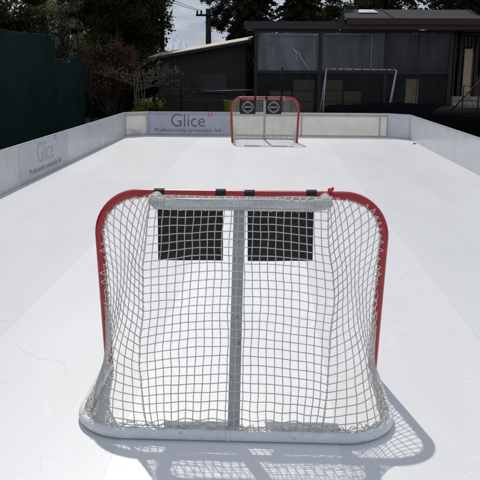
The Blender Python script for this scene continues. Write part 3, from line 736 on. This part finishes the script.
# crooked sunlit wire against the polythene, sunlight put into its pale colour
q = MB(); q.tube([(1.05, YS-.09, 2.86), (1.14, YS-.10, 2.72), (1.30, YS-.10, 2.62), (1.42, YS-.10, 2.40), (1.58, YS-.10, 2.18), (1.70, YS-.09, 2.02)], [.012,.016,.012,.015,.012,.006], 6)
q.tube([(1.18, YS-.10, 2.69), (1.20, YS-.10, 2.5), (1.19, YS-.10, 2.3)], .006, 5)
tag(q.build('sunlit_wire', MT['lace'], None, True), 'crooked sunlit wire drawn as a pale branch on the upper polythene pane', 'branch')
q = MB(); q.tube([(-.2, YS-.1, 2.98), (.1, YS-.12, 3.0), (.35, YS-.10, 2.98), (.9, YS-.1, 2.84), (1.7, YS-.1, 2.80), (2.0, YS-.1, 2.86)], .007, 5)
q.ball((.22, YS-.12, 3.0), .035, 5, j=.3)
tag(q.build('cable', MT['twig'], None, True), 'pale cable sagging across the left polythene pane', 'cable')

# white metal frame in front of the shed
fr = thing('metal_frame', 'white metal tube frame with splayed legs before the shed', 'frame')
YFm = 22.6
def px(x): return x
q = MB(); q.tube([(2.22, YFm, 2.06), (4.78, YFm, 2.04)], .024, 8); tb = q.build('top_tube', MT['paintW'], fr, True)
q = MB()
for x in (2.35, 2.62, 2.86, 3.20, 3.52, 3.84, 4.12, 4.42, 4.62): q.tube([(x, YFm, 2.055), (x+.05, YFm, 2.055)], .027, 8)
q.build('black_tape', MT['strap'], tb, True)
for a, b in (((2.25, YFm, 2.05), (2.12, YFm-.25, -.06)), ((2.25, YFm, 2.05), (2.04, YFm+.55, -.06)), ((4.78, YFm, 2.03), (4.42, YFm-.35, -.06)), ((4.80, YFm, 2.03), (4.62, YFm+.5, -.06))):
    q = MB(); q.tube([a, b], .022, 8); q.build('leg', MT['paintW'], fr, True)

# lean-to shed on the left with a sunlit roof edge
ls = thing('lean_to_shed', 'low grey board shed with sunlit sloping roof left of the aviary', 'shed')
YL = 25.0
q = MB(); q.prism([(-4.3, -.06), (-.75, -.06), (-.75, 3.10), (-4.3, 2.48)], YL, YL+2.6)
wl = q.build('wall', MT['woodD'], ls)
q = MB()
for k in range(22):
    x = -4.28+k*.16; q.box((x, YL-.018, -.05), (x+.145, YL-.001, 2.36+.62*(k*.16)/3.55))
q.build('cladding', MT['woodD'], wl)
for k, (ya, yb) in enumerate(((YL-.35, YL+.55), (YL+.60, YL+1.5), (YL+1.55, YL+2.8))):
    za, zb = .075*(ya-YL+.35), .075*(yb-YL+.35); q = MB()
    q.add([(-4.6, ya, 2.43+za), (-.55, ya, 3.14+za), (-.55, yb, 3.14+zb), (-4.6, yb, 2.43+zb), (-4.6, ya, 2.47+za), (-.55, ya, 3.18+za), (-.55, yb, 3.18+zb), (-4.6, yb, 2.47+zb)], [(3,2,1,0),(4,5,6,7),(0,1,5,4),(1,2,6,5),(2,3,7,6),(3,0,4,7)])
    q.build('roof_sheet', MT['roofp'], ls)
q = MB(); q.prism([(-4.6, 2.34), (-.55, 3.05), (-.55, 3.15), (-4.6, 2.44)], YL-.37, YL-.33); q.build('fascia_board', MT['woodD'], ls)
q = MB(); q.box((-2.85, YL-.05, 1.15), (-1.55, YL-.02, 1.82)); wn_ = q.build('window', MT['winD'], ls)
q = MB(); q.box((-2.92, YL-.06, 1.82), (-1.48, YL-.02, 1.88)); q.box((-2.92, YL-.08, 1.09), (-1.48, YL-.02, 1.15)); q.box((-2.92, YL-.06, 1.15), (-2.85, YL-.02, 1.82)); q.box((-1.55, YL-.06, 1.15), (-1.48, YL-.02, 1.82)); q.build('frame', MT['woodD'], wn_)
# rail in front of it
rl = thing('handrail', 'thin pale rail before the lean-to shed', 'railing')
q = MB(); q.tube([(-2.3, 23.2, 1.22), (-.4, 23.2, 1.28)], .014, 6); q.build('top_rail', MT['alu'], rl, True)
for x in (-2.2, -.5):
    q = MB(); q.tube([(x, 23.2, -.06), (x, 23.2, 1.23)], .02, 6); q.build('post', MT['steelD'], rl, True)

# lime tub and shrubs behind the far boards
q = MB(); q.tube([(0,0,-.06), (0,0,.0), (0,0,.95), (0,0,1.0), (0,0,1.0), (0,0,.9)], [.20,.22,.27,.29,.25,.24], 20)
tag(q.build('tub', MT['lime'], None, True, (-1.10, 20.6, 0)), 'lime green plastic tub behind the end boards left of the far goal', 'tub')

# right-hand outbuilding
rb = thing('outbuilding', 'brown outbuilding with cream door panel at the right edge', 'building')
q = MB(); q.box((8.75, 24.0, -.06), (12.5, 27.5, 3.3)); q.build('wall', MT['woodD'], rb)
q = MB(); q.box((7.72, 24.62, .5), (8.02, 24.68, 2.85)); dr = q.build('door', MT['woodC'], rb)
q = MB()
for x in (7.70, 7.84, 7.98): q.box((x, 24.62, 2.92), (x+.08, 24.68, 3.30))
q.build('slat', MT['wood'], rb)
q = MB()
for x in (7.50, 8.12, 8.62): q.box((x, 24.55, -.06), (x+.12, 24.75, 3.42))
q.build('post', MT['woodR'], rb)
q = MB(); q.prism([(7.30, 3.44), (12.9, 3.44), (12.9, 4.4), (8.4, 4.05)], 23.7, 27.8); q.build('roof', MT['roofg'], rb)
q = MB(); q.box((7.50, 24.50, 3.34), (8.75, 24.80, 3.43)); q.build('lintel', MT['woodR'], rb)
# pale stone wall
q = MB(); z = -.06
while z < .98:
    x = 6.9
    while x < 10:
        w = random.uniform(.18, .34); q.box((x, 22.6+random.uniform(0, .03), z), (x+w-.012, 22.9, z+.155)); x += w
    z += .168
tag(q.build('stone_wall', MT['brick'], None), 'low pale stone wall by the right outbuilding', 'wall')
gt = thing('steel_stand', 'black steel upright stand with diagonal brace at the right edge', 'stand')
YG = 19.5
for x, z in ((6.45, 1.6), (6.95, 1.95)):
    q = MB(); q.tube([(x, YG, -.06), (x, YG, z)], .022, 8); q.build('upright', MT['steelD'], gt, True)
q = MB(); q.tube([(6.1, YG+.05, .75), (7.0, YG+.05, 1.75)], .022, 8); q.build('brace', MT['steelD'], gt, True)
q = MB()
for z in (.6, .85, 1.1, 1.35, 1.55): q.tube([(6.46, YG, z), (6.94, YG, z)], .010, 6)
q.build('rung', MT['steelD'], gt, True)

# utility pole
up = thing('utility_pole', 'dark utility pole with cross arm against the sky gap', 'pole')
YP = 34.0; xp = -2.98
q = MB(); q.tube([(xp, YP, -.06), (xp, YP, 5.0)], [.17, .13], 12); q.build('mast', MT['woodD'], up, True)
q = MB(); q.box((xp-.62, YP-.2, 4.63), (xp+.42, YP-.12, 4.73)); ca = q.build('cross_arm', MT['steelD'], up)
for x in (xp-.55, xp-.35, xp+.3):
    q = MB(); q.tube([(x, YP-.16, 4.73), (x, YP-.16, 4.80), (x, YP-.16, 4.84), (x, YP-.16, 4.90)], [.03, .055, .04, .05], 8); q.build('insulator', MT['steelD'], ca, True)
q = MB()
for x, dzz in ((xp-.55, 0), (xp-.35, .1)):
    q.tube([(x, YP-.16, 4.90)] + [(x - 12*f, YP-9*f, 4.90 + (5+dzz*6)*f - 2.0*f*(1-f)) for f in np.linspace(.05, 1, 14)], .012, 5)
q.build('wire', MT['steelD'], up)

# ------------------------------------------------------------------ trees and shrubs
def limb(m, a, b, r0, r1, bend=.15, n=7):
    a = Vector(a); b = Vector(b); o = Vector((random.uniform(-1,1), random.uniform(-1,1), random.uniform(-.3,.6)))*bend*(b-a).length
    pts = [a.lerp(b, i/n) + o*math.sin(PI*i/n) for i in range(n+1)]; m.tube(pts, [r0+(r1-r0)*i/n for i in range(n+1)], 7); return pts
def broadleaf(name, x, y, h, rad, mt, label, n=14000, leaf=.12, trunk_r=.17, low=.6, clumps=46, sq=1.0, bare=False, cat='tree'):
    root = thing(name, label, cat, (x, y, -.06))
    m = MB(); top = Vector((random.uniform(-.3,.3), random.uniform(-.3,.3), h*.82)); tp = limb(m, (0,0,0), top, trunk_r, trunk_r*.3, .03, 10)
    cs = []
    for k in range(clumps):
        a = random.uniform(0, 2*PI); zz = random.uniform(low, h*.97); f = (zz-low)/(h-low); rr = rad*math.sqrt(max(.05, 1-(abs(f-.42)/.62)**2))
        q = rr*random.uniform(.45, 1.0); cs.append((Vector((math.cos(a)*q, math.sin(a)*q, zz)), random.uniform(.28, .6)*rad*.55))
    for c, r in cs[::2]:
        s = polyat(tp, min(.95, max(.1, (c.z-.9)/h*1.1))); limb(m, s, c, .05, .012, .1, 6)
    m.build('trunk', MT['bark'], root, True)
    per = n//len(cs); P = []
    for c, r in cs:
        d = RNG.normal(size=(per, 3)); d /= np.linalg.norm(d, axis=1)[:, None]; d *= (RNG.uniform(0, 1, per)**.45)[:, None]*r*np.array([1.15, 1.15, .75])
        P.append(d + np.array(c))
    P = np.concatenate(P); quads('crown', leafset(P, leaf), mt, root); return root
def conifer(x, y, h, r0, label, n=60000, leaf=.075, base=.5, group=None, mt=None, dens=1.0):
    root = thing('conifer_tree', label, 'tree', (x, y, -.06), group)
    m = MB(); m.tube([(0,0,0), (0,0,h*.5), (0,0,h*.97)], [.2, .13, .02], 10)
    P = []; z = base; per = int(n/(h/.30*11))
    while z < h:
        R_ = r0*(1-z/h)**.8*1.0 + .05
        for k in range(11):
            a = random.uniform(0, 2*PI); Lb = R_*random.uniform(.78, 1.12); dr = .28+.1*random.random()
            m.tube([(0,0,z), (math.cos(a)*Lb*.6, math.sin(a)*Lb*.6, z-Lb*dr*.4), (math.cos(a)*Lb, math.sin(a)*Lb, z-Lb*dr)], [.025, .014, .006], 5)
            f = RNG.uniform(.12, 1.0, per)**.8; w = .22*(1.15-f)*1.2
            px_ = f*Lb; off = RNG.normal(size=(per, 3))*(w[:, None]*np.array([1,1,.55]))*.75
            c = np.stack([np.cos(a)*px_, np.sin(a)*px_, z - px_*dr*f], 1) + off; P.append(c)
        z += .30
    m.build('trunk', MT['bark'], root, True)
    quads('crown', leafset(np.concatenate(P), leaf, 0), mt or MT['leafC'], root); return root

CG = 'tall dark conifers behind the shed'
conifer(-.72, 33.5, 13.5, 1.72, 'tall dark conifer on the left of the narrow sky gap above the shed', group=CG)
conifer(1.62, 33.8, 13.8, 1.80, 'tall dark conifer on the right of the narrow sky gap above the shed', group=CG)
conifer(-2.05, 35.5, 12.5, 1.6, 'dark drooping conifer beside the utility pole', group=None, n=9000) if False else None
pn = thing('pine_tree', 'dark ragged pine leaning over the utility pole with sky showing through', 'tree', (-1.35, 34.8, -.06))
m = MB(); tp = limb(m, (0,0,0), (-.1,0,9.0), .17, .07, .01, 12); P = []
cl_ = [(-3.05,5.5,.30),(-2.75,5.15,.30),(-2.45,5.6,.38),(-2.2,5.05,.32),(-2.75,4.5,.24),(-2.5,4.22,.22),(-2.2,4.38,.26),(-1.95,4.75,.32),(-1.7,5.3,.42),(-1.62,4.2,.24),(-1.45,3.7,.2),(-1.85,3.62,.14),(-1.3,4.6,.36),(-1.0,5.2,.45),(-.9,4.1,.36),(-1.1,3.4,.3),(-2.0,5.7,.4),(-2.65,5.9,.4)]
cl_ += [(random.uniform(-2.9,.2), random.uniform(6,9.4), random.uniform(.35,.55)) for _ in range(26)] + [(random.uniform(-1.5,-.4), random.uniform(2.4,3.9), .3) for _ in range(10)]
for (cx_, cz_, r_) in cl_:
    c = Vector((cx_+1.35, random.uniform(-.5,.5), cz_)); limb(m, polyat(tp, min(.97, (cz_+.35)/9)), c, .035, .008, .08, 6)
    for _ in range(7):
        q_ = np.array(c)+RNG.normal(size=3)*r_*np.array([.62,.6,.42]); P.append(RNG.normal(size=(95, 3))*np.array([.11,.11,.085])+q_)
m.build('trunk', MT['bark'], pn, True); quads('crown', leafset(np.concatenate(P), .05), MT['leafC'], pn)
broadleaf('broadleaf_tree', -7.7, 35.0, 12.5, 2.3, MT['leafD'], 'dark tree standing deep behind the large leafy tree on the left', n=60000, leaf=.09, low=.8, clumps=110)
broadleaf('broadleaf_tree', 4.1, 36.0, 6.4, 2.0, MT['leafO'], 'olive green tree right of the conifers above the shed gable', n=30000, leaf=.075, clumps=50)
conifer(6.1, 33.4, 12.5, 2.6, 'broad black-green conifer behind the middle of the grey shed roof', n=80000)
conifer(9.6, 33.0, 13.0, 2.9, 'broad black-green conifer behind the right end of the shed', n=80000)
conifer(13.2, 31.0, 12.0, 2.8, 'broad dark conifer at the right edge behind the brown outbuilding', n=50000)
broadleaf('broadleaf_tree', -6.9, 29.5, 12.0, 2.35, MT['leafD'], 'large dark leafy tree filling the space left of the sky gap', n=120000, leaf=.068, low=.9, clumps=120, trunk_r=.25)
broadleaf('broadleaf_tree', -10.6, 33.0, 5.2, 1.9, MT['leafD'], 'dark tree behind the pale-leaved tree on the left', n=36000, leaf=.08, low=.8, clumps=60)
broadleaf('broadleaf_tree', -8.25, 25.5, 6.6, 1.15, MT['leafP'], 'light tree with small pale leaves at the end of the green screen', n=7500, leaf=.036, low=1.9, clumps=95, trunk_r=.08)
broadleaf('broadleaf_tree', -10.2, 21.5, 10.5, 2.45, MT['leafD'], 'big dark tree overhanging the green screen', n=90000, leaf=.066, low=1.5, clumps=100, trunk_r=.24)
broadleaf('broadleaf_tree', -10.6, 16.0, 9.5, 2.3, MT['leafD'], 'dark tree behind the left edge of the green screen', n=50000, leaf=.07, low=1.5, clumps=60, trunk_r=.2)
# slim tree whose bare stem stands left of the sky gap
st = thing('slim_tree', 'slim tree with a tall straight stem left of the sky gap', 'tree', (-4.95, 30.5, -.06))
m = MB(); tp = limb(m, (0,0,0), (.1,0,9), .13, .07, .01, 12); cs = []
for k in range(46):
    z = random.uniform(3.0, 9); a = random.uniform(0, 2*PI); q_ = random.uniform(.25, .75) if z < 5.6 else random.uniform(.3, 1.2); c = Vector((math.cos(a)*q_-.28, math.sin(a)*q_, z)); cs.append(c); limb(m, (0.03,0,z-.4), c, .025, .006, .1, 5)
m.build('trunk', MT['bark'], st, True)
P = np.concatenate([RNG.normal(size=(85, 3))*np.array([.17,.2,.16])+np.array(c) for c in cs]); quads('crown', leafset(P, .085), MT['leafD'], st)

def shrub(name, x, y, z0, w, d, h, mt, label, n=4000, leaf=.06, cat='shrub', twigs=26, clump=26, tm='bark', spread=.14):
    root = thing(name, label, cat, (x, y, -.06)); m = MB(); P = []
    for k in range(twigs):
        e = Vector((random.uniform(-w/2, w/2), random.uniform(-d/2, d/2), z0 + (h-z0)*random.random()**.7)); limb(m, (random.uniform(-.1,.1),0,0), e, .018, .004, .12, 7)
    for k in range(clump):
        c = np.array([random.uniform(-w/2, w/2), random.uniform(-d/2, d/2), z0+(h-z0)*random.random()]); P.append(RNG.normal(size=(n//clump, 3))*spread+c)
    m.build('stems', MT[tm], root, True); quads('foliage', leafset(np.concatenate(P), leaf), mt, root); return root
shrub('red_leaved_shrub', -6.15, 25.0, 1.2, 1.9, 1.0, 2.9, MT['leafR'], 'red-brown leaved shrub behind the far left corner', n=9000, leaf=.05, clump=44)
bs = thing('blossoming_shrub', 'spreading shrub with long pale flowering branches behind the far left corner', 'shrub', (-4.9, 24.0, -.06))
m = MB(); P = []
for k in range(15):
    z0 = random.uniform(1.2, 2.0); a0 = Vector((random.uniform(-.3, .3), 0, z0)); e = Vector((random.uniform(.5, 1.7)*(1 if k % 4 else -1), random.uniform(-.4, .4), z0 + random.uniform(.0, .7)))
    pts = limb(m, a0, e, .016, .004, .10, 9)
    for p in pts[2:]:
        for _ in range(3):
            e2 = p + Vector((random.uniform(-.12,.16), random.uniform(-.1,.1), random.uniform(-.04,.16))); m.tube([p, e2], [.005, .002], 4)
            P.append(RNG.normal(size=(4, 3))*.03 + np.array(e2))
for k in range(5): limb(m, (0,0,0), (random.uniform(-.3,.3), 0, 2.0), .03, .014, .06, 7)
m.build('stems', MT['twig'], bs, True); quads('foliage', leafset(np.concatenate(P), .024), MT['leafB'], bs)
shrub('dark_shrub', -5.2, 26.8, .2, 3.6, .9, 2.3, MT['leafD'], 'low dark shrub mass under the leafy tree on the left', n=16000, leaf=.08, clump=60)
shrub('weed_clump', -3.3, 23.7, .3, 1.6, .4, 2.1, MT['leafR'], 'dry brown weeds standing before the lean-to shed', n=700, leaf=.035, twigs=34, clump=50, spread=.05)
shrub('sapling', -3.9, 26.4+2.2, 1.2, .9, .5, 3.5, MT['leafB'], 'thin bare sapling rising against the sky gap', n=120, leaf=.025, twigs=16, clump=20, spread=.05)
shrub('yellow_flowering_shrub', -4.1, 21.2, .55, .95, .4, .98, MT['leafY'], 'small yellow-green flowering shrub behind the left of the banner', n=1100, leaf=.035, twigs=12, clump=22, spread=.07)

shrub('dark_shrub', -8.0, 27.5, .1, 2.6, .9, 2.0, MT['leafD'], 'low dark shrub at the far end of the lower green screen', n=14000, leaf=.07, clump=50)

# far wood closing the view
P = []
for k in range(150):
    c = np.array([random.uniform(-45, 45), random.uniform(50, 62), random.uniform(0, 1.9)]); 
    if abs(c[0]) > 12: c[2] *= 3.5
    P.append(RNG.normal(size=(120, 3))*np.array([1.6, 1.2, .8])+c)
dw = quads('distant_wood', leafset(np.concatenate(P), .35), MT['leafD']); tag(dw, 'dark mass of distant trees behind the garden', 'wood', kind='stuff')
